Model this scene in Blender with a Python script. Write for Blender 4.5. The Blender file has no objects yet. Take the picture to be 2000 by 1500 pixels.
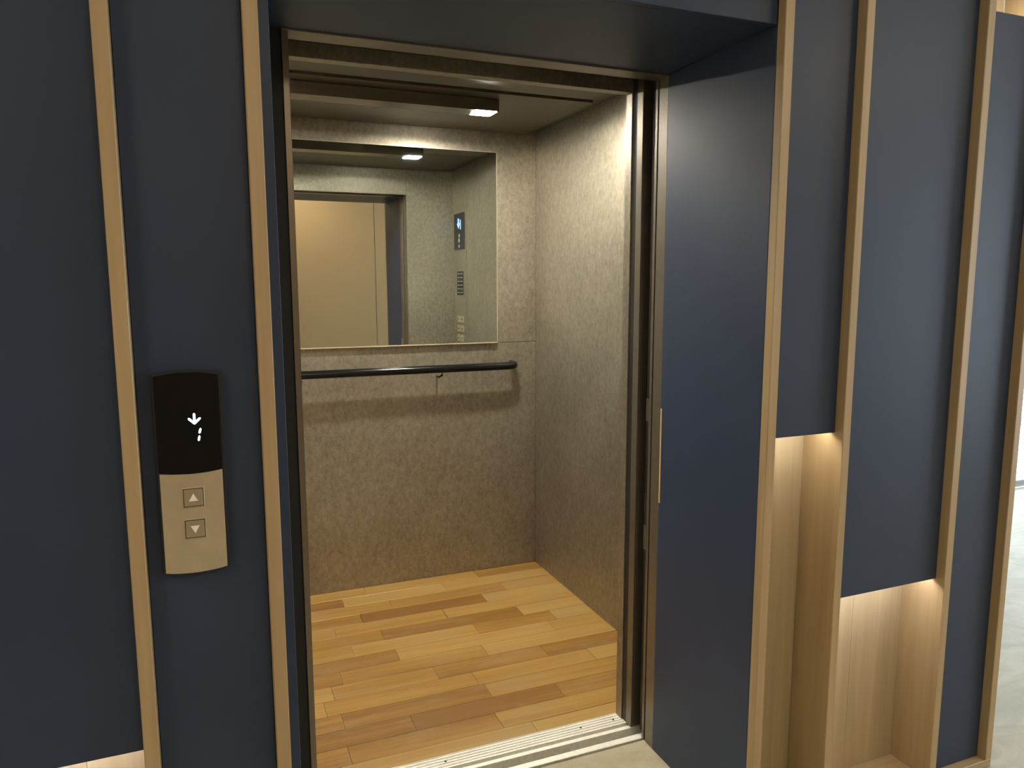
import bpy, bmesh, math, random
from mathutils import Vector, Matrix
random.seed(7)
SC = bpy.context.scene
COL = SC.collection

# ------------------------------------------------------------------ camera
H = 1.45
F_PX, YAW, PITCH, ROLL = 1458.14, 0.384, 0.1336, 0.0022
cd = bpy.data.cameras.new('camera')
cd.sensor_width = 36.0
cd.lens = F_PX / 2000 * 36.0
cd.clip_start = 0.02
cam = bpy.data.objects.new('camera', cd)
COL.objects.link(cam)
fwd = Vector((math.sin(YAW) * math.cos(PITCH), math.cos(YAW) * math.cos(PITCH), -math.sin(PITCH)))
rgt = Vector((math.cos(YAW), -math.sin(YAW), 0))
dwn = fwd.cross(rgt)
r2 = math.cos(ROLL) * rgt + math.sin(ROLL) * dwn
d2 = -math.sin(ROLL) * rgt + math.cos(ROLL) * dwn
M = Matrix((r2, -d2, -fwd)).transposed().to_4x4()
M.translation = Vector((0, 0, H))
cam.matrix_world = M
SC.camera = cam

# ------------------------------------------------------------------ world, exposure
w = bpy.data.worlds.new('daylight'); SC.world = w
w.use_nodes = True
bg = w.node_tree.nodes['Background']
bg.inputs['Color'].default_value = (0.82, 0.91, 1.0, 1)
bg.inputs['Strength'].default_value = 9.0
SC.view_settings.view_transform = 'Standard'
SC.view_settings.look = 'None'
SC.view_settings.exposure = 0.0
SC.view_settings.gamma = 1.0
SC.view_settings.use_curve_mapping = False
CAR_LAMP = 1900.0        # emission of the lift's ceiling lamps
LOBBY_LAMP = 25.0      # emission of the lobby's ceiling panels
NICHE_LED = 50.0       # emission of the niche light strips

# ------------------------------------------------------------------ materials
MATS = {}
def new_mat(name):
    m = bpy.data.materials.new(name); m.use_nodes = True
    nt = m.node_tree; b = nt.nodes['Principled BSDF']
    MATS[name] = m
    return m, nt, b
def N(nt, t, **kw):
    n = nt.nodes.new(t)
    for k, v in kw.items():
        if k in n.inputs: n.inputs[k].default_value = v
        else: setattr(n, k, v)
    return n
def coords(nt, scale, rnd=True):
    tc = N(nt, 'ShaderNodeTexCoord')
    mp = N(nt, 'ShaderNodeMapping'); mp.inputs['Scale'].default_value = scale
    if rnd:
        oi = N(nt, 'ShaderNodeObjectInfo')
        mu = N(nt, 'ShaderNodeVectorMath', operation='SCALE'); mu.inputs['Scale'].default_value = 37.0
        cb = N(nt, 'ShaderNodeCombineXYZ')
        for k in 'XYZ': nt.links.new(oi.outputs['Random'], cb.inputs[k])
        nt.links.new(cb.outputs[0], mu.inputs[0])
        ad = N(nt, 'ShaderNodeVectorMath', operation='ADD')
        nt.links.new(tc.outputs['Object'], ad.inputs[0]); nt.links.new(mu.outputs[0], ad.inputs[1])
        nt.links.new(ad.outputs[0], mp.inputs['Vector'])
    else:
        nt.links.new(tc.outputs['Object'], mp.inputs['Vector'])
    return mp.outputs[0]
def ramp(nt, fac, stops):
    r = N(nt, 'ShaderNodeValToRGB')
    e = r.color_ramp.elements
    while len(e) < len(stops): e.new(0.5)
    for i, (p, c) in enumerate(stops):
        e[i].position = p; e[i].color = (*c, 1)
    nt.links.new(fac, r.inputs[0])
    return r.outputs['Color']
def bump(nt, b, h, s, d=0.01):
    bp = N(nt, 'ShaderNodeBump'); bp.inputs['Strength'].default_value = s; bp.inputs['Distance'].default_value = d
    nt.links.new(h, bp.inputs['Height']); nt.links.new(bp.outputs[0], b.inputs['Normal'])
def setb(b, **kw):
    for k, v in kw.items(): b.inputs[k.replace('_', ' ')].default_value = v

def plain(name, col, rough=0.5, metal=0.0, spec=0.5, vary=0.06, scale=40):
    m, nt, b = new_mat(name)
    setb(b, Roughness=rough, Metallic=metal); b.inputs['Specular IOR Level'].default_value = spec
    n = N(nt, 'ShaderNodeTexNoise', Scale=scale, Detail=3.0)
    nt.links.new(coords(nt, (1, 1, 1)), n.inputs['Vector'])
    lo = tuple(c * (1 - vary) for c in col); hi = tuple(min(1, c * (1 + vary)) for c in col)
    nt.links.new(ramp(nt, n.outputs['Fac'], [(0.3, lo), (0.7, hi)]), b.inputs['Base Color'])
    return m
def emit(name, col, strength):
    m, nt, b = new_mat(name)
    setb(b, Base_Color=(*[min(1, c) for c in col], 1), Emission_Color=(*col, 1), Emission_Strength=strength)
    return m
def wood(name, axis, c0, c1, c2, rough=0.42, fine=90, perobj=0.0, worn=None):
    m, nt, b = new_mat(name)
    s = [14, 14, 14]; s['xyz'.index(axis)] = 0.9
    v = coords(nt, s)
    n = N(nt, 'ShaderNodeTexNoise', Scale=1.0, Detail=4.0, Roughness=0.55, Distortion=0.6)
    nt.links.new(v, n.inputs['Vector'])
    s2 = [fine, fine, fine]; s2['xyz'.index(axis)] = 3.0
    n2 = N(nt, 'ShaderNodeTexNoise', Scale=1.0, Detail=2.0)
    nt.links.new(coords(nt, s2), n2.inputs['Vector'])
    mx = N(nt, 'ShaderNodeMath', operation='MULTIPLY_ADD'); mx.inputs[1].default_value = 0.3
    nt.links.new(n2.outputs['Fac'], mx.inputs[0])
    sc = N(nt, 'ShaderNodeMath', operation='MULTIPLY'); sc.inputs[1].default_value = 0.7
    nt.links.new(n.outputs['Fac'], sc.inputs[0]); nt.links.new(sc.outputs[0], mx.inputs[2])
    fac = mx.outputs[0]
    if perobj:
        oi = N(nt, 'ShaderNodeObjectInfo')
        a = N(nt, 'ShaderNodeMath', operation='MULTIPLY_ADD'); a.inputs[1].default_value = perobj; a.inputs[2].default_value = -perobj / 2
        nt.links.new(oi.outputs['Random'], a.inputs[0])
        s_ = N(nt, 'ShaderNodeMath', operation='ADD')
        nt.links.new(fac, s_.inputs[0]); nt.links.new(a.outputs[0], s_.inputs[1]); fac = s_.outputs[0]
    col = ramp(nt, fac, [(0.25, c0), (0.5, c1), (0.75, c2)])
    if worn:
        s3 = [9, 9, 9]; s3['xyz'.index(axis)] = 3.5
        n4 = N(nt, 'ShaderNodeTexNoise', Scale=1.0, Detail=6.0, Roughness=0.68)
        nt.links.new(coords(nt, s3), n4.inputs['Vector'])
        mr = N(nt, 'ShaderNodeMapRange'); mr.inputs['From Min'].default_value = 0.50; mr.inputs['From Max'].default_value = 0.72; mr.inputs['To Max'].default_value = 0.6
        nt.links.new(n4.outputs['Fac'], mr.inputs['Value'])
        mxc = N(nt, 'ShaderNodeMix', data_type='RGBA')
        nt.links.new(mr.outputs[0], mxc.inputs[0]); nt.links.new(col, mxc.inputs[6]); mxc.inputs[7].default_value = (*worn, 1)
        col = mxc.outputs[2]
    nt.links.new(col, b.inputs['Base Color'])
    setb(b, Roughness=rough)
    bump(nt, b, n2.outputs['Fac'], 0.12, 0.002)
    return m

OAK_Z = wood('oak_laminate_upright', 'z', (0.285, 0.198, 0.10), (0.365, 0.265, 0.142), (0.43, 0.325, 0.188))
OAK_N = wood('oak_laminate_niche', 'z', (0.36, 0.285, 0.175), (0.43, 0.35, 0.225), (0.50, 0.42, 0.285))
OAK_X = wood('oak_laminate_level', 'x', (0.30, 0.22, 0.115), (0.38, 0.285, 0.155), (0.45, 0.35, 0.20))
PLANK = wood('hardwood_plank', 'x', (0.165, 0.074, 0.013), (0.268, 0.142, 0.029), (0.325, 0.203, 0.065), rough=0.38, fine=70, perobj=0.46, worn=(0.265, 0.187, 0.10))

def navy_mat():
    m, nt, b = new_mat('navy_laminate')
    n = N(nt, 'ShaderNodeTexNoise', Scale=3.0, Detail=5.0)
    nt.links.new(coords(nt, (1, 1, 1)), n.inputs['Vector'])
    nt.links.new(ramp(nt, n.outputs['Fac'], [(0.3, (0.024, 0.038, 0.074)), (0.7, (0.028, 0.044, 0.086))]), b.inputs['Base Color'])
    n2 = N(nt, 'ShaderNodeTexNoise', Scale=700.0, Detail=2.0)
    nt.links.new(coords(nt, (1, 1, 1)), n2.inputs['Vector'])
    setb(b, Roughness=0.43); b.inputs['Specular IOR Level'].default_value = 0.32
    bump(nt, b, n2.outputs['Fac'], 0.06, 0.001)
    return m
NAVY = navy_mat()

def etched(name, lo, hi, rough=0.40, metal=0.82):
    m, nt, b = new_mat(name)
    n = N(nt, 'ShaderNodeTexNoise', Scale=60.0, Detail=6.0, Roughness=0.72, Distortion=0.35)
    nt.links.new(coords(nt, (1, 1, 0.62), False), n.inputs['Vector'])
    n3 = N(nt, 'ShaderNodeTexNoise', Scale=3.0, Detail=3.0)
    nt.links.new(coords(nt, (1, 1, 1), False), n3.inputs['Vector'])
    mx = N(nt, 'ShaderNodeMath', operation='MULTIPLY_ADD'); mx.inputs[1].default_value = 0.25
    nt.links.new(n3.outputs['Fac'], mx.inputs[0])
    sc = N(nt, 'ShaderNodeMath', operation='MULTIPLY'); sc.inputs[1].default_value = 0.75
    nt.links.new(n.outputs['Fac'], sc.inputs[0]); nt.links.new(sc.outputs[0], mx.inputs[2])
    nt.links.new(ramp(nt, mx.outputs[0], [(0.36, lo), (0.64, hi)]), b.inputs['Base Color'])
    rr = N(nt, 'ShaderNodeMapRange'); rr.inputs['To Min'].default_value = rough - 0.07; rr.inputs['To Max'].default_value = rough + 0.09
    nt.links.new(n.outputs['Fac'], rr.inputs['Value']); nt.links.new(rr.outputs[0], b.inputs['Roughness'])
    setb(b, Metallic=metal)
    bump(nt, b, n.outputs['Fac'], 0.08, 0.002)
    return m
ETCH = etched('etched_bronze_steel', (0.24, 0.212, 0.163), (0.40, 0.363, 0.292))
CEILM = plain('ceiling_bronze', (0.115, 0.096, 0.068), rough=0.36, metal=0.75, vary=0.04)
HOUSE = plain('lamp_housing_steel', (0.20, 0.175, 0.13), rough=0.24, metal=0.9, vary=0.04)
CEILD = plain('ceiling_border_dark', (0.10, 0.085, 0.058), rough=0.5, metal=0.4, vary=0.05)
FRAME = plain('frame_steel', (0.215, 0.187, 0.148), rough=0.36, metal=0.75, vary=0.05)
DARK = plain('dark_steel', (0.03, 0.028, 0.024), rough=0.5, metal=0.3)
BLACKP = plain('matt_black', (0.012, 0.012, 0.014), rough=0.7)
ALU = plain('aluminium', (0.80, 0.78, 0.70), rough=0.42, metal=0.25, vary=0.08, scale=90)
GLOSSBLK = plain('gloss_black', (0.006, 0.006, 0.007), rough=0.10, spec=0.2, vary=0.02)
RAILM = plain('black_handrail', (0.005, 0.005, 0.005), rough=0.18, spec=0.2)
CHAMP = plain('champagne_steel', (0.50, 0.43, 0.31), rough=0.36, metal=0.55, vary=0.06, scale=25)
BUTM = plain('button_steel', (0.36, 0.30, 0.21), rough=0.4, metal=0.5)
PALE = plain('pale_symbol', (0.80, 0.77, 0.68), rough=0.5)
GREYM = plain('grey_plastic', (0.16, 0.17, 0.18), rough=0.6)
WHITEP = plain('white_plaster', (0.80, 0.785, 0.75), rough=0.8)
BEIGE = plain('beige_panel', (0.265, 0.18, 0.09), rough=0.6, vary=0.02, scale=4)
WINFR = plain('window_frame_metal', (0.55, 0.56, 0.57), rough=0.4, metal=0.3)
RAWEDGE = plain('raw_board_edge', (0.62, 0.44, 0.24), rough=0.6)
GLOW = emit('display_glow', (0.50, 0.76, 1.0), 2.4)
GLOWB = emit('display_glow_blue', (0.25, 0.42, 1.0), 2.0)
LAMPG = emit('lift_lamp_glass', (1.0, 0.94, 0.80), CAR_LAMP)
LAMPH = emit('lift_lamp_glass_dim', (1.0, 0.94, 0.80), CAR_LAMP * 0.4)
LAMPL = emit('lift_lamp_glass_faint', (1.0, 0.94, 0.80), CAR_LAMP * 0.08)
LOBG = emit('lobby_lamp_glass', (1.0, 0.81, 0.55), LOBBY_LAMP)
LEDW = emit('led_strip_white', (1.0, 0.94, 0.93), NICHE_LED)
LEDY = emit('led_strip_warm', (1.0, 0.92, 0.80), NICHE_LED)

def mirror_mat():
    m, nt, b = new_mat('mirror_silver')
    n = N(nt, 'ShaderNodeTexNoise', Scale=2.0)
    nt.links.new(coords(nt, (1, 1, 1)), n.inputs['Vector'])
    nt.links.new(ramp(nt, n.outputs['Fac'], [(0, (0.84, 0.90, 0.875)), (1, (0.85, 0.91, 0.885))]), b.inputs['Base Color'])
    setb(b, Metallic=1.0, Roughness=0.012)
    return m
MIRROR = mirror_mat()
def glass_mat():
    m = bpy.data.materials.new('window_glass'); m.use_nodes = True
    nt = m.node_tree; nt.nodes.clear()
    o = N(nt, 'ShaderNodeOutputMaterial'); t = N(nt, 'ShaderNodeBsdfTransparent'); g = N(nt, 'ShaderNodeBsdfGlossy')
    t.inputs[0].default_value = (0.93, 0.96, 0.97, 1); g.inputs['Roughness'].default_value = 0.02
    mx = N(nt, 'ShaderNodeMixShader')
    mx.inputs[0].default_value = 0.05; nt.links.new(t.outputs[0], mx.inputs[1]); nt.links.new(g.outputs[0], mx.inputs[2])
    nt.links.new(mx.outputs[0], o.inputs[0])
    return m
GLASS = glass_mat()
def floor_mat():
    m, nt, b = new_mat('polished_stone_floor')
    n = N(nt, 'ShaderNodeTexNoise', Scale=3.5, Detail=7.0, Roughness=0.6, Distortion=0.8)
    nt.links.new(coords(nt, (1.0, 2.2, 1), False), n.inputs['Vector'])
    nt.links.new(ramp(nt, n.outputs['Fac'], [(0.3, (0.27, 0.235, 0.155)), (0.5, (0.345, 0.305, 0.21)), (0.72, (0.43, 0.385, 0.27))]), b.inputs['Base Color'])
    setb(b, Roughness=0.5)
    n2 = N(nt, 'ShaderNodeTexNoise', Scale=18.0, Detail=4.0)
    nt.links.new(coords(nt, (1, 1, 1), False), n2.inputs['Vector'])
    bump(nt, b, n2.outputs['Fac'], 0.06, 0.01)
    return m
STONE = floor_mat()

# ------------------------------------------------------------------ builders
def wloc(p):
    v = Vector((0, 0, 0))
    while p is not None:
        v += p.location; p = p.parent
    return v
def mesh_obj(name, bm, mat, parent=None, origin=None, smooth=False):
    """links bm (built in world metres) as one object whose origin is 'origin' (default: centre)"""
    if origin is None:
        lo = Vector((min(v.co[i] for v in bm.verts) for i in range(3)))
        hi = Vector((max(v.co[i] for v in bm.verts) for i in range(3)))
        origin = (lo + hi) / 2
    origin = Vector(origin)
    bmesh.ops.translate(bm, verts=bm.verts, vec=-origin)
    bmesh.ops.recalc_face_normals(bm, faces=bm.faces)
    me = bpy.data.meshes.new(name); bm.to_mesh(me); bm.free()
    me.materials.append(mat)
    if smooth:
        for p in me.polygons: p.use_smooth = True
    o = bpy.data.objects.new(name, me); COL.objects.link(o)
    o.parent = parent
    o.location = origin - (wloc(parent) if parent else Vector((0, 0, 0)))
    return o
def add_box(bm, x0, x1, y0, y1, z0, z1, bev=0.0):
    r = bmesh.ops.create_cube(bm, size=1.0)
    vs = r['verts']
    for v in vs:
        v.co = Vector((x0 + (v.co.x + 0.5) * (x1 - x0), y0 + (v.co.y + 0.5) * (y1 - y0), z0 + (v.co.z + 0.5) * (z1 - z0)))
    if bev:
        es = list({e for v in vs for e in v.link_edges})
        bmesh.ops.bevel(bm, geom=es, offset=bev, segments=1, affect='EDGES', profile=0.5)
def box(name, x0, x1, y0, y1, z0, z1, mat, parent=None, bev=0.0, origin=None):
    bm = bmesh.new(); add_box(bm, x0, x1, y0, y1, z0, z1, bev)
    return mesh_obj(name, bm, mat, parent, origin)
def boxes(name, lst, mat, parent=None, bev=0.0, origin=None):
    bm = bmesh.new()
    for b in lst: add_box(bm, *b, bev)
    return mesh_obj(name, bm, mat, parent, origin)
def prism(name, pts, axis, a0, a1, mat, parent=None, bev=0.0, origin=None):
    """outline pts (2D) swept along axis from a0 to a1; axis 'y': pts are (x,z); 'x': (y,z); 'z': (x,y)"""
    bm = bmesh.new()
    def P(p, a):
        return {'y': (p[0], a, p[1]), 'x': (a, p[0], p[1]), 'z': (p[0], p[1], a)}[axis]
    A = [bm.verts.new(P(p, a0)) for p in pts]; B = [bm.verts.new(P(p, a1)) for p in pts]
    n = len(pts)
    f0 = bm.faces.new(A); f1 = bm.faces.new(B[::-1])
    for i in range(n): bm.faces.new((A[i], B[i], B[(i + 1) % n], A[(i + 1) % n]))
    if bev:
        es = list(set(f0.edges) | set(f1.edges))
        bmesh.ops.bevel(bm, geom=es, offset=bev, segments=2, affect='EDGES', profile=0.5)
    return mesh_obj(name, bm, mat, parent, origin)
def tube(name, path, r, mat, parent=None, seg=16, origin=None):
    bm = bmesh.new(); rings = []
    path = [Vector(p) for p in path]
    up = Vector((0, 0, 1))
    for i, p in enumerate(path):
        t = (path[min(i + 1, len(path) - 1)] - path[max(i - 1, 0)]).normalized()
        s = t.cross(up).normalized(); u = s.cross(t)
        rings.append([bm.verts.new(p + r * (math.cos(a) * s + math.sin(a) * u)) for a in [2 * math.pi * k / seg for k in range(seg)]])
    for a, b in zip(rings, rings[1:]):
        for k in range(seg): bm.faces.new((a[k], a[(k + 1) % seg], b[(k + 1) % seg], b[k]))
    bm.faces.new(rings[0]); bm.faces.new(rings[-1][::-1])
    return mesh_obj(name, bm, mat, parent, origin, smooth=True)
def disc(name, c, r, y0, y1, mat, parent=None, axis='y', seg=24):
    ang = [2 * math.pi * k / seg for k in range(seg)]
    if axis == 'y': pts = [(c[0] + r * math.cos(a), c[1] + r * math.sin(a)) for a in ang]
    else: pts = [(c[0] + r * math.cos(a), c[1] + r * math.sin(a)) for a in ang]
    return prism(name, pts, axis, y0, y1, mat, parent)
def empty(name, loc):
    o = bpy.data.objects.new(name, None); COL.objects.link(o); o.location = loc
    o.empty_display_size = 0.1
    return o
def tag(o, label, cat, group=None, kind=None):
    o['label'] = label; o['category'] = cat
    if group: o['group'] = group
    if kind: o['kind'] = kind
    return o
def struct(o, label, cat): return tag(o, label, cat, kind='structure')

# ------------------------------------------------------------------ key planes (metres, camera at x=0,y=0)
YF, YP, YN = 1.392, 1.418, 1.525       # batten fronts, panel fronts, niche backs
YR = 1.848                             # back of the entrance recess
TOP = 2.72                             # lobby ceiling
T = 0.018
STR = [(-0.622, -0.597), (-0.149, -0.124), (0.077, 0.103), (1.219, 1.245), (1.457, 1.482), (1.861, 1.887), (2.097, 2.122)]
XL, XR = 0.199, 1.219                  # landing opening
CX0, CX1, CY0, CY1, CZ = -0.075, 1.525, 2.065, 3.455, 2.168   # lift car interior

# ================================================================== LOBBY SHELL
fl = boxes('floor', [(-2.6, 6.5, -1.7, 1.392, -0.12, 0), (-2.6, 0.122, 1.392, 1.9, -0.12, -0.001), (0.122, 1.219, 1.392, 1.9, -0.12, 0),
                     (1.219, 2.122, 1.392, 1.9, -0.12, -0.001), (2.122, 6.5, 1.392, 3.45, -0.12, 0)], STONE, origin=(0, 0, 0))
struct(fl, 'pale beige mottled stone floor of the lobby', 'floor')
ce = box('ceiling', -2.7, 6.6, -1.8, 3.55, TOP, TOP + 0.1, WHITEP)
struct(ce, 'plain white lobby ceiling above the navy wall', 'ceiling')

wo = box('wall_opposite', -2.7, 6.6, -1.82, -1.72, 0, TOP, WHITEP)
struct(wo, 'beige panelled wall facing the lift, seen in the mirror', 'wall')
xs = [-2.6, -1.16, -0.18, 0.80, 1.785, 2.76, 3.74, 4.72, 5.70, 6.5]
for a, b in zip(xs, xs[1:]):
    box('wall_panel', a + 0.003, b - 0.003, -1.72, -1.70, 0.01, TOP - 0.01, BEIGE, wo, bev=0.002)
wl = box('wall_left', -2.7, -2.6, -1.72, 3.45, 0, TOP, WHITEP)
struct(wl, 'plain pale wall closing the lobby on the left', 'wall')

# right end wall with a band of windows
def window(name, ax, pos, a0, a1, z0, z1, thick, nm, rails, label):
    """glazing in an opening; ax='x': wall at x=pos spanning y a0..a1; ax='y': wall at y=pos spanning x"""
    def B(n, u0, u1, v0, v1, p0, p1, mat, par, bev=0.0):
        if ax == 'x': return box(n, p0, p1, u0, u1, v0, v1, mat, par, bev)
        return box(n, u0, u1, p0, p1, v0, v1, mat, par, bev)
    c = (a0 + a1) / 2
    root = empty(name, (pos, c, z0) if ax == 'x' else (c, pos, z0))
    struct(root, label, 'window')
    fw = 0.05
    B('frame_rail', a0, a1, z0, z0 + fw, pos, pos + thick, WINFR, root); B('frame_rail', a0, a1, z1 - fw, z1, pos, pos + thick, WINFR, root)
    B('frame_stile', a0, a0 + fw, z0 + fw, z1 - fw, pos, pos + thick, WINFR, root); B('frame_stile', a1 - fw, a1, z0 + fw, z1 - fw, pos, pos + thick, WINFR, root)
    us = [a0 + fw + (a1 - a0 - 2 * fw) * k / nm for k in range(nm + 1)]
    for u in us[1:-1]: B('mullion', u - 0.02, u + 0.02, z0 + fw, z1 - fw, pos, pos + thick, WINFR, root)
    zz = [z0 + fw] + rails + [z1 - fw]
    for i, (u0, u1) in enumerate(zip(us, us[1:])):
        l = u0 + (0.02 if i else 0); r = u1 - (0.02 if i < nm - 1 else 0)
        for zr in rails: B('transom', l, r, zr - 0.025, zr + 0.025, pos, pos + thick, WINFR, root)
        for j, (v0, v1) in enumerate(zip(zz, zz[1:])):
            B('pane', l, r, v0 + (0.025 if j else 0), v1 - (0.025 if j < len(zz) - 2 else 0), pos + thick * 0.4, pos + thick * 0.4 + 0.006, GLASS, root)
    return root
wr = boxes('wall_right', [(6.5, 6.6, -1.72, -1.3, 0, TOP), (6.5, 6.6, 3.1, 3.55, 0, TOP), (6.5, 6.6, -1.3, 3.1, 2.6, TOP), (6.5, 6.6, -1.3, 3.1, 0, 0.12)], WHITEP)
struct(wr, 'pale end wall of the lobby around the side windows', 'wall')
window('window_1', 'x', 6.52, -1.3, 3.1, 0.12, 2.6, 0.06, 4, [], 'wide daylight window in the end wall of the lobby')
wf = boxes('wall_far', [(2.2, 4.9, 3.45, 3.55, 0, TOP), (4.9, 6.5, 3.45, 3.55, 1.5, TOP)], WHITEP)
struct(wf, 'pale wall at the far end beyond the last oak batten', 'wall')
window('window_2', 'y', 3.46, 4.9, 6.5, 0.0, 1.5, 0.06, 1, [0.47], 'bright glazed opening glimpsed at the far right edge')
# light entering by the windows is sampled through portals
for (loc, rot, sx, sy) in (((6.48, 0.9, 1.36), (0, math.pi / 2, 0), 2.46, 4.4), ((5.7, 3.44, 0.75), (-math.pi / 2, 0, 0), 1.6, 1.5)):
    ld = bpy.data.lights.new('daylight_portal', 'AREA'); ld.shape = 'RECTANGLE'; ld.size = sx; ld.size_y = sy; ld.cycles.is_portal = True
    lo = bpy.data.objects.new('daylight_portal', ld); COL.objects.link(lo); lo.location = loc; lo.rotation_euler = rot

# lobby ceiling lamps, unseen; the left one is added to light the batten sides
for i, (x, y, lab) in enumerate([(-1.5, 0.1, 'left'), (0.9, -1.0, 'middle'), (3.2, -0.6, 'right')]):
    r = empty('ceiling_panel_light', (x, y, TOP))
    tag(r, {'left': 'unseen square warm lamp over the left navy panels, added to light batten sides', 'middle': 'square warm lobby ceiling lamp facing the lift doorway',
            'right': 'square warm lobby ceiling lamp over the right-hand niches'}[lab], 'ceiling light', 'lobby ceiling lamps')
    box('lamp_tray', x - 0.31, x + 0.31, y - 0.31, y + 0.31, TOP - 0.02, TOP - 0.001, WINFR, r)
    box('diffuser', x - 0.29, x + 0.29, y - 0.29, y + 0.29, TOP - 0.026, TOP - 0.0205, LOBG, r)

# ================================================================== PANELLED FRONT WALL
core = boxes('wall_front', [(-2.6, 0.10, YN + 0.02, 1.95, 0, TOP), (1.25, 2.10, YN + 0.02, 1.905, 0, TOP), (-2.6, -0.15, 1.95, 3.55, -0.42, TOP), (1.80, 2.10, 1.905, 3.55, -0.42, TOP), (1.60, 1.80, 2.07, 3.55, -0.42, TOP),
                            (-2.6, 2.10, 1.80, 1.899, -0.42, -0.121), (-2.6, -0.0, 1.899, 1.95, -0.42, 0), (-0.15, 1.8, 1.85, 3.55, -0.44, -0.42),
                            (0.10, 1.25, 1.46, 1.905, 2.075, TOP), (-0.15, 1.6, 3.50, 3.55, -0.42, TOP), (-0.15, 1.8, 1.905, 3.5, 2.30, TOP)], BLACKP, origin=(0.7, YN, 0))
struct(core, 'front wall of navy panels, slim oak battens and lit oak niches around the lift', 'wall')
def part(o, label=None):
    if label: o['label'] = label
    return o
PB = 0.0015
# battens (deep boards; their sides are the sides of the niches)
for i, (a, b) in enumerate(STR):
    if i == 3: o = box('batten', a, b, YF, YP, 0.0, TOP - 0.004, OAK_Z, core, bev=PB)
    elif i == 2: o = box('batten', a, b - 0.0005, YF, YN, 0.0, TOP - 0.004, OAK_Z, core, bev=PB)
    else: o = box('batten', a, b, YF, YN, 0.024, TOP - 0.004, OAK_Z, core, bev=PB)
def bay(a, b, z0, z1, niche=None, lab=None):
    o = box('wall_panel', a + 0.0008, b - 0.0008, YP, YP + T, z0, z1, NAVY, core, bev=0.001)
    if lab: o['label'] = lab
bay(-2.6, STR[0][0], 0.024, TOP - 0.004)
bay(STR[0][1], STR[1][0], 0.61, TOP - 0.004, lab='wide navy panel above the low white-lit niche')
bay(STR[1][1], STR[2][0], 0.024, TOP - 0.004, lab='navy panel carrying the call station')
bay(STR[3][1], STR[4][0], 1.074, TOP - 0.004, lab='short navy panel over the tall oak niche')
bay(STR[4][1], STR[5][0], 0.624, TOP - 0.004, lab='long navy panel over the low oak niche')
bay(STR[5][1], STR[6][0], 0.024, 2.144, lab='full-height navy panel at the right end')
box('wall_panel', STR[2][1] + 0.0008, STR[3][0] - 0.0008, YP, YP + T, 2.026, TOP - 0.004, NAVY, core, bev=0.001)['label'] = 'navy header panel above the lift recess'
# recess lining
box('reveal_panel', 0.103, 0.122, YP + 0.0001, YR + 0.03, 0.0, 2.0255, NAVY, core, bev=0.001)
box('reveal_panel', 1.219, 1.237, YP + 0.0003, YR, 0.0, 2.0255, NAVY, core, bev=0.001)['label'] = 'wide navy side of the lift recess'
box('soffit_panel', 0.103, 1.237, YP + T + 0.0005, YR + 0.03, 2.026, 2.044, NAVY, core)
box('raw_edge', 1.2172, 1.2192, YR - 0.008, YR - 0.003, 0.80, 1.085, RAWEDGE, core)
# base boards, niche backs, niche tops, LED strips
box('base_board', 1.238, STR[6][1], YF, YN, 0.0, 0.024, OAK_X, core, bev=PB)
box('base_board', -2.6, 0.0765, YF, YN, 0.0, 0.024, OAK_X, core, bev=PB)
box('niche_side', 1.2375, 1.2448, YP + 0.001, YN, 0.024, 1.09, OAK_N, core)
def niche(a, b, zt, nb):
    w_ = (b - a) / nb
    for k in range(nb):
        box('niche_back', a + k * w_ + (0.0003 if k else -0.003), a + (k + 1) * w_ - (0.0003 if k < nb - 1 else -0.003), YN, YN + 0.018, 0.004, zt + 0.02, OAK_N, core, bev=0.0006)
    box('niche_top', a, b, YP + T, YN, zt + 0.016, zt + 0.030, OAK_X, core)
niche(STR[3][1], STR[4][0], 1.074, 1)
niche(STR[4][1], STR[5][0], 0.624, 2)
niche(STR[0][1], STR[1][0], 0.61, 4)
# open top niche over the right-end panel
box('niche_back', STR[5][1], 1.985, YN, YN + 0.018, 2.10, TOP - 0.004, OAK_N, core, bev=0.0006)
box('niche_back', 1.986, STR[6][0], YN, YN + 0.018, 2.10, TOP - 0.004, OAK_N, core, bev=0.0006)
box('niche_floor', STR[5][1], STR[6][0], YP + T, YN, 2.11, 2.126, OAK_X, core)
def led(a, b, z, mat, label, y=YP + T + 0.012, up=False):
    r = empty('led_strip', ((a + b) / 2, y, z)); tag(r, label, 'strip light', 'niche strip lights')
    if up:
        box('channel', a, b, y - 0.008, y + 0.008, z, z + 0.005, ALU, r); box('diffuser', a + 0.004, b - 0.004, y - 0.006, y + 0.006, z + 0.005, z + 0.008, mat, r)
    else:
        box('channel', a, b, y - 0.008, y + 0.008, z - 0.005, z, ALU, r); box('diffuser', a + 0.004, b - 0.004, y - 0.006, y + 0.006, z - 0.008, z - 0.005, mat, r)
led(STR[3][1] + 0.01, STR[4][0] - 0.01, 1.074 + 0.016, LEDY, 'hidden strip light glowing at the top of the tall oak niche')
led(STR[4][1] + 0.01, STR[5][0] - 0.01, 0.624 + 0.016, LEDW, 'hidden strip light glowing at the top of the low oak niche, right of the lift')
led(STR[0][1] + 0.01, STR[1][0] - 0.01, 0.61 + 0.016, LEDW, 'hidden strip light whitening the niche at the lower left')
led(STR[5][1] + 0.01, STR[6][0] - 0.01, 2.126, LEDY, 'hidden strip light behind the top of the right-end navy panel', up=True)

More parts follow.
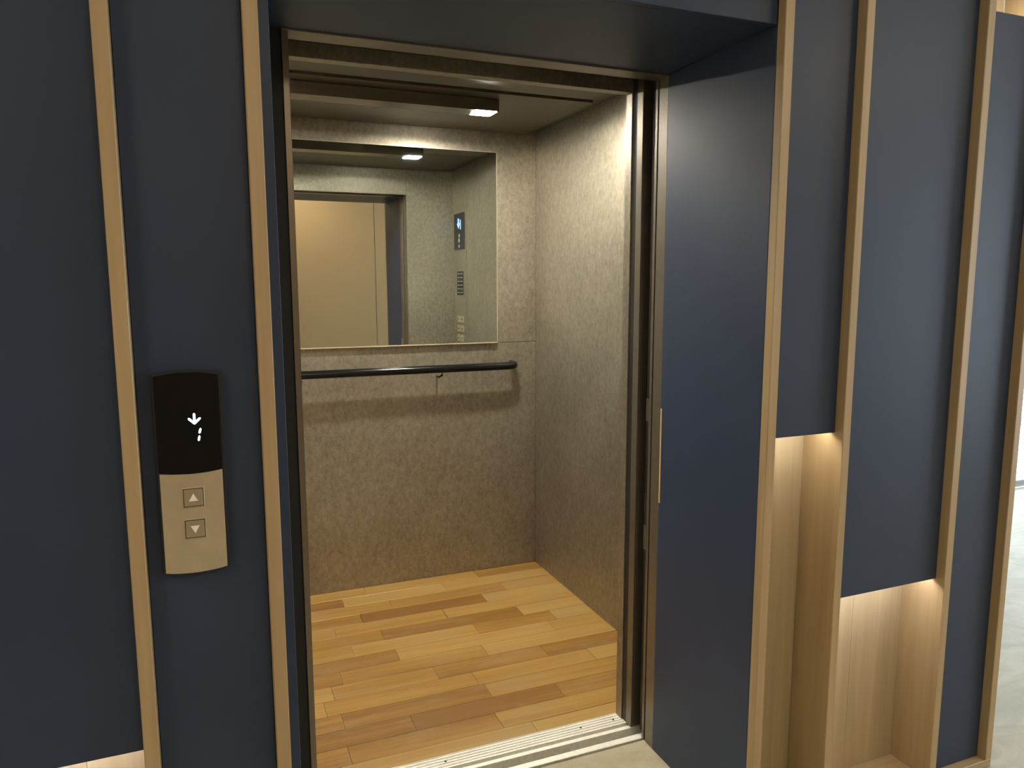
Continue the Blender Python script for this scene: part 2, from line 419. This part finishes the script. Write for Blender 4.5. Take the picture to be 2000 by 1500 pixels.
# ================================================================== LANDING DOOR FRAME
d1 = empty('door_1', (0.706, 1.88, 0))
struct(d1, 'bronze steel landing door frame around the open lift entrance', 'door frame')
box('painted_shade_strip', 0.122, 0.184, YR + 0.004, 1.905, 0.0, 2.026, BLACKP, d1)  # black colour stands in for the shade on the recess back wall
box('jamb', 0.184, XL, YR, 1.91, 0, 2.022, FRAME, d1, bev=0.001)
box('jamb', XR, XR + 0.03, YR + 0.0003, 1.893, 0, 2.022, FRAME, d1, bev=0.001)
box('jamb_return', XR, XR + 0.02, 1.900, 1.912, 0, 2.022, FRAME, d1, bev=0.0008)
box('jamb_groove', XR + 0.004, XR + 0.02, 1.893, 1.900, 0, 2.022, DARK, d1)
box('frame_head', 0.184, XR + 0.03, YR, 1.912, 2.022, 2.07, FRAME, d1, bev=0.001)
box('landing_sill', 0.122, 1.26, 1.911, 1.936, -0.05, 0.0005, ALU, d1, bev=0.0012)
box('sill_groove', 0.122, 1.26, 1.900, 1.911, -0.05, -0.008, DARK, d1)
box('landing_door_leaf', 1.236, 1.75, 1.922, 1.950, 0.008, 2.06, DARK, d1)
for (z0, z1, mt) in ((0.62, 0.70, FRAME), (0.735, 0.80, DARK), (1.03, 1.10, FRAME)):
    box('lock_plate', 1.231, 1.236, 1.926, 1.946, z0, z1, mt, d1)

# ================================================================== CAR DOOR
d2 = empty('door_2', (0.706, 2.0, 0))
struct(d2, 'open sliding doors of the lift car with ribbed aluminium sill', 'door')
# ribbed sill as one profile
prof = []
y = 1.971
pts = [(1.971, -0.04), (1.971, 0.001), (1.9865, 0.001), (1.9865, -0.022), (2.003, -0.022), (2.003, 0.001)]
yy = 2.003; k = 0
while yy < 2.062:
    pts += [(yy + 0.0075, 0.001), (yy + 0.0085, -0.0022), (yy + 0.0115, -0.0022), (yy + 0.0125, 0.001)]
    yy += 0.0125
pts += [(2.067, 0.001), (2.067, -0.04)]
prism('car_sill', pts, 'x', 0.122, 1.30, ALU, d2)
for x in (0.60, 1.063, 1.185): disc('sill_screw', (x, 2.034), 0.0035, 0.0005, 0.0022, DARK, d2, axis='z', seg=10)
box('car_door_leaf', 1.2135, 1.70, 1.970, 2.001, 0.006, 2.05, FRAME, d2, bev=0.001)
box('seal_strip', 1.2165, 1.24, 2.003, 2.029, 0.002, 2.05, DARK, d2)
box('track_box', 0.0, 1.75, 1.914, 2.029, 2.055, 2.12, DARK, d2)

# ================================================================== LIFT CAR
wb = boxes('wall_back', [(CX0, CX1, CY1 + 0.014, CY1 + 0.04, -0.04, CZ + 0.06)], DARK)
struct(wb, 'rear wall of the lift car in mottled bronze steel', 'wall')
box('steel_panel', CX0, CX1, CY1, CY1 + 0.014, 0.0, 1.160, ETCH, wb, bev=0.001)
box('steel_panel', CX0, CX1, CY1, CY1 + 0.014, 1.162, CZ + 0.03, ETCH, wb, bev=0.001)
ws = box('wall_side_right', CX1, CX1 + 0.02, CY0, CY1 - 0.0005, -0.04, CZ + 0.03, ETCH)
struct(ws, 'right side wall of the lift car in mottled bronze steel', 'wall')
wsl = box('wall_side_left', CX0 - 0.02, CX0, CY0, CY1 - 0.0005, -0.04, CZ + 0.03, ETCH)
struct(wsl, 'left side wall of the lift car behind the left jamb', 'wall')
wfc = box('wall_entrance', CX0 - 0.02, 0.214, 2.030, CY0, -0.04, CZ + 0.03, ETCH)
struct(wfc, 'inner front wall of the lift car beside and above the doorway', 'wall')
box('return_panel', 1.212, CX1 + 0.02, 2.030, CY0 - 0.0003, 0.0, CZ + 0.03, ETCH, wfc, bev=0.001)
box('header_panel', 0.2145, 1.2115, 2.030, CY0 - 0.0003, 2.017, CZ + 0.03, ETCH, wfc, bev=0.001)
cc = box('ceiling_lift', CX0 - 0.02, CX1 + 0.02, 2.03, CY1 + 0.02, CZ + 0.012, CZ + 0.04, CEILD)
struct(cc, 'dark bronze ceiling of the lift car', 'ceiling')
box('ceiling_panel', CX0 + 0.06, CX1 - 0.06, 2.755, CY1 - 0.02, CZ - 0.004, CZ + 0.012, CEILM, cc, bev=0.001)
box('ceiling_panel', CX0 + 0.06, CX1 - 0.06, 2.10, 2.735, CZ + 0.002, CZ + 0.012, CEILD, cc, bev=0.001)

# plank floor of the car
fc = box('floor_lift', CX0, CX1, 2.067, CY1, -0.04, -0.0125, DARK)
struct(fc, 'glossy golden hardwood strip floor of the lift car', 'floor')
rows = [2.067] + [2.130 + 0.0945 * k for k in range(14)] + [CY1]
joints = {0: [0.30, 0.926], 1: [0.334, 0.83], 2: [0.56, 1.10], 3: [0.345, 0.86], 4: [0.30, 0.845, 1.33], 5: [0.34, 0.72, 1.17], 6: [0.385, 0.95],
          7: [0.20, 0.62, 1.29], 8: [0.46, 0.98, 1.34], 9: [0.30, 0.60, 1.22], 10: [0.42, 0.90], 11: [0.55, 1.12], 12: [0.34, 0.70, 1.25], 13: [0.50, 0.98], 14: [0.62, 1.18]}
for i, (y0, y1) in enumerate(zip(rows, rows[1:])):
    if y1 - y0 < 0.004: continue
    js = [CX0] + [0.03 + 0.02 * (i % 4)] * (joints[i][0] > 0.28) + joints[i] + [CX1]
    for a, b in zip(js, js[1:]):
        dz = random.uniform(-0.0006, 0.0006)
        box('plank', a + 0.0006, b - 0.0006, y0 + 0.0006, y1 - 0.0006, -0.0125, dz, PLANK, fc, bev=0.0009)

# mirror
mi = empty('wall_mirror', (0.725, CY1, 1.161))
tag(mi, 'large frameless-looking mirror on the rear wall of the lift car', 'mirror')
MX0, MX1, MZ0, MZ1 = 0.136, 1.313, 1.161, 2.072
box('mirror_glass', MX0 + 0.003, MX1 - 0.003, CY1 - 0.019, CY1 - 0.001, MZ0 + 0.005, MZ1 - 0.003, MIRROR, mi)
box('edge_trim', MX0, MX1, CY1 - 0.022, CY1, MZ0, MZ0 + 0.005, CHAMP, mi); box('edge_trim', MX0, MX1, CY1 - 0.0205, CY1, MZ1 - 0.003, MZ1, CHAMP, mi)
box('edge_trim', MX0, MX0 + 0.003, CY1 - 0.0205, CY1, MZ0 + 0.005, MZ1 - 0.003, CHAMP, mi); box('edge_trim', MX1 - 0.003, MX1, CY1 - 0.0205, CY1, MZ0 + 0.005, MZ1 - 0.003, CHAMP, mi)

# handrail
hr = empty('handrail', (0.725, CY1, 1.05))
tag(hr, 'glossy black tubular handrail along the rear wall under the mirror', 'handrail')
HX0, HX1, HY, HZ = 0.075, 1.392, CY1 - 0.085, 1.052
rb = 0.06
path = [(HX0, CY1, HZ)] + [(HX0 + rb - rb * math.cos(a), HY + rb - rb * math.sin(a), HZ) for a in [math.pi / 2 * k / 6 for k in range(7)]]
path += [(HX0 + (HX1 - HX0) * t, HY, HZ) for t in (0.25, 0.5, 0.75)]
path += [(HX1 - rb + rb * math.sin(a), HY + rb - rb * math.cos(a), HZ) for a in [math.pi / 2 * k / 6 for k in range(7)]] + [(HX1, CY1, HZ)]
tube('rail', path, 0.0185, RAILM, hr, 18)
for x in (0.36, 1.005):
    b_ = tube('bracket', [(x, CY1, HZ - 0.045), (x, CY1 - 0.035, HZ - 0.045), (x, HY - 0.002, HZ - 0.03), (x, HY, HZ - 0.012)], 0.005, RAILM, hr, 10)

# ceiling lamp bar of the car
lb = empty('ceiling_lamp_bar', (0.55, 2.88, CZ))
tag(lb, 'dark bar across the lift ceiling with a glowing square lamp at its right end', 'ceiling light')
box('housing', 0.0, 1.094, 2.834, 2.925, 2.117, CZ - 0.005, HOUSE, lb, bev=0.001)
for x0, zl, lm in ((1.003, 2.1160, LAMPG), (0.006, 2.1165, LAMPL)):
    box('lamp_diffuser', x0, x0 + 0.082, 2.838, 2.921, zl, 2.1172, lm, lb)
l2 = empty('ceiling_spot', (0.30, 2.23, CZ))
tag(l2, 'square lamp on the lift ceiling just inside the doorway, hidden by the door head', 'ceiling light')
box('housing', 0.252, 0.348, 2.182, 2.278, 2.117, CZ + 0.002, HOUSE, l2, bev=0.001)
box('lamp_diffuser', 0.258, 0.342, 2.188, 2.272, 2.1165, 2.1172, LAMPH, l2)

# car operating panel (right wall, seen only in the mirror)
cp = empty('car_control_panel', (CX1, 2.22, 0.8))
tag(cp, 'steel lift control panel with dark display and buttons, seen in the mirror', 'control panel')
box('face_plate', CX1 - 0.004, CX1, 2.098, 2.345, 0.75, 2.02, ETCH, cp, bev=0.001)
sc_ = box('display', CX1 - 0.0065, CX1 - 0.004, 2.107, 2.321, 1.668, 1.898, BLACKP, cp)
FX = CX1 - 0.0066
def xquad(name, pts, mat, par, t=0.0012): return prism(name, pts, 'x', FX - t, FX, mat, par)
yc = 2.20
xquad('arrow', [(yc - 0.012, 1.865), (yc - 0.012, 1.835), (yc - 0.03, 1.835), (yc, 1.80), (yc + 0.03, 1.835), (yc + 0.012, 1.835), (yc + 0.012, 1.865)], GLOWB, sc_)
xquad('digit', [(yc + 0.034, 1.855), (yc + 0.046, 1.855), (yc + 0.046, 1.795), (yc + 0.034, 1.795)], GLOWB, sc_)
disc('indicator', (2.215, 1.757), 0.012, FX - 0.0012, FX, PALE, sc_, axis='x', seg=14)
disc('indicator', (2.210, 1.727), 0.015, FX - 0.0012, FX, PALE, sc_, axis='x', seg=14)
disc('indicator', (2.210, 1.690), 0.011, FX - 0.0012, FX, PALE, sc_, axis='x', seg=14)
bt = box('notice_plate', CX1 - 0.006, CX1 - 0.004, 2.158, 2.282, 1.378, 1.530, GLOSSBLK, cp)
for k in range(6):
    z = 1.515 - k * 0.024
    box('printed_line', CX1 - 0.0066, CX1 - 0.006, 2.172, 2.212, z - 0.004, z + 0.001, PALE, bt); box('printed_line', CX1 - 0.0066, CX1 - 0.006, 2.228, 2.268, z - 0.004, z + 0.001, PALE, bt)
for r_ in range(6):
    z = 1.222 - r_ * 0.062
    for c_, y in enumerate((2.19, 2.262)):
        b_ = box('lift_button', CX1 - 0.010, CX1 - 0.004, y - 0.027, y + 0.027, z - 0.022, z + 0.022, CHAMP, cp, bev=0.002)
        box('button_mark', CX1 - 0.0108, CX1 - 0.010, y - 0.012, y + 0.012, z - 0.003, z + 0.003, DARK, b_)

# ================================================================== CALL STATION
cs = empty('call_station', (-0.04, YP, 0.94))
tag(cs, 'slim lift call station with black display and up and down buttons on the navy panel', 'call panel')
QX0, QX1, QZ0, QZ1, QZM = -0.0955, 0.0085, 0.942, 1.296, 1.124
def arc(x0, x1, z, sag, n=10, rev=False):
    p = [(x0 + (x1 - x0) * k / n, z + sag * (1 - (2 * k / n - 1) ** 2)) for k in range(n + 1)]
    return p[::-1] if rev else p
TH = 0.017
prism('back_box', arc(QX0 - 0.002, QX1 + 0.004, QZ0 - 0.001, -0.005) + arc(QX0 - 0.002, QX1 + 0.004, QZ1, 0.006, rev=True), 'y', YP - TH + 0.004, YP, BLACKP, cs, bev=0.001)
disp = prism('display_cover', arc(QX0, QX1, QZM, -0.004) + arc(QX0, QX1, QZ1 - 0.003, 0.006, rev=True), 'y', YP - TH, YP - TH + 0.0045, GLOSSBLK, cs, bev=0.0008)
plate = prism('button_plate', arc(QX0 + 0.001, QX1 - 0.001, QZ0 + 0.001, -0.0045) + arc(QX0 + 0.001, QX1 - 0.001, QZM - 0.001, -0.004, rev=True), 'y', YP - TH - 0.001, YP - TH + 0.004, CHAMP, cs, bev=0.0012)
GY = YP - TH - 0.0006
def glyph(name, polys, mat, par, y0=GY, y1=YP - TH + 0.0002):
    bm = bmesh.new()
    for pts in polys:
        A = [bm.verts.new((p[0], y0, p[1])) for p in pts]; B = [bm.verts.new((p[0], y1, p[1])) for p in pts]
        bm.faces.new(A); bm.faces.new(B[::-1])
        for i in range(len(pts)): bm.faces.new((A[i], B[i], B[(i + 1) % len(pts)], A[(i + 1) % len(pts)]))
    return mesh_obj(name, bm, mat, par)
def stroke(p, q, w_):
    p, q = Vector(p), Vector(q); d = (q - p).normalized(); n = Vector((-d.y, d.x)) * w_ / 2; e = d * w_ / 2
    return [tuple(p + n), tuple(p + n * 0.4 - e), tuple(p - n * 0.4 - e), tuple(p - n), tuple(q - n), tuple(q - n * 0.4 + e), tuple(q + n * 0.4 + e), tuple(q + n)]
ax_, az_ = -0.0335, 1.2165
glyph('arrow_symbol', [stroke((ax_, az_ + 0.0085), (ax_, az_ - 0.006), 0.0042)], GLOW, disp)
glyph('arrow_symbol', [stroke((ax_ - 0.0085, az_ + 0.0005), (ax_, az_ - 0.0075), 0.0042)], GLOW, disp, y0=GY - 0.0001)
glyph('arrow_symbol', [stroke((ax_ + 0.0085, az_ + 0.0005), (ax_, az_ - 0.0075), 0.0042)], GLOW, disp, y0=GY - 0.0002)
nx_, nz_ = -0.0270, 1.1885
glyph('floor_digit', [stroke((nx_ + 0.0008, nz_ + 0.0036), (nx_ + 0.0024, nz_ + 0.0095), 0.0038)], GLOW, disp)
glyph('floor_digit', [stroke((nx_ - 0.0012, nz_ - 0.0095), (nx_ + 0.0000, nz_ - 0.0036), 0.0038)], GLOW, disp)
PY = YP - TH - 0.001
for zc, up in ((1.0765, 1), (1.0195, -1)):
    xc = -0.0425; s = 0.0165
    fr = box('button_frame', xc - s - 0.002, xc + s + 0.002, PY - 0.0012, PY + 0.001, zc - s - 0.002, zc + s + 0.002, CHAMP, plate, bev=0.0006)
    box('button_gap', xc - s, xc + s, PY - 0.0014, PY, zc - s, zc + s, DARK, plate)
    b_ = box('call_button', xc - s + 0.0013, xc + s - 0.0013, PY - 0.0024, PY, zc - s + 0.0013, zc + s - 0.0013, BUTM, plate, bev=0.0006)
    t_ = 0.0075
    glyph('button_arrow', [[(xc - t_, zc - up * 0.006), (xc + t_, zc - up * 0.006), (xc, zc + up * 0.0075)]], PALE, plate, y0=PY - 0.0028, y1=PY - 0.0022)

# ================================================================== FAR RIGHT
fb = prism('floor_stand', [(5.27, 0.0), (5.75, 0.0), (5.75, 0.45), (5.44, 0.45)], 'y', 3.34, 3.40, GREYM, bev=0.004)
tag(fb, 'dark grey slanted stand on the floor before the bright glass at the far right edge', 'stand')
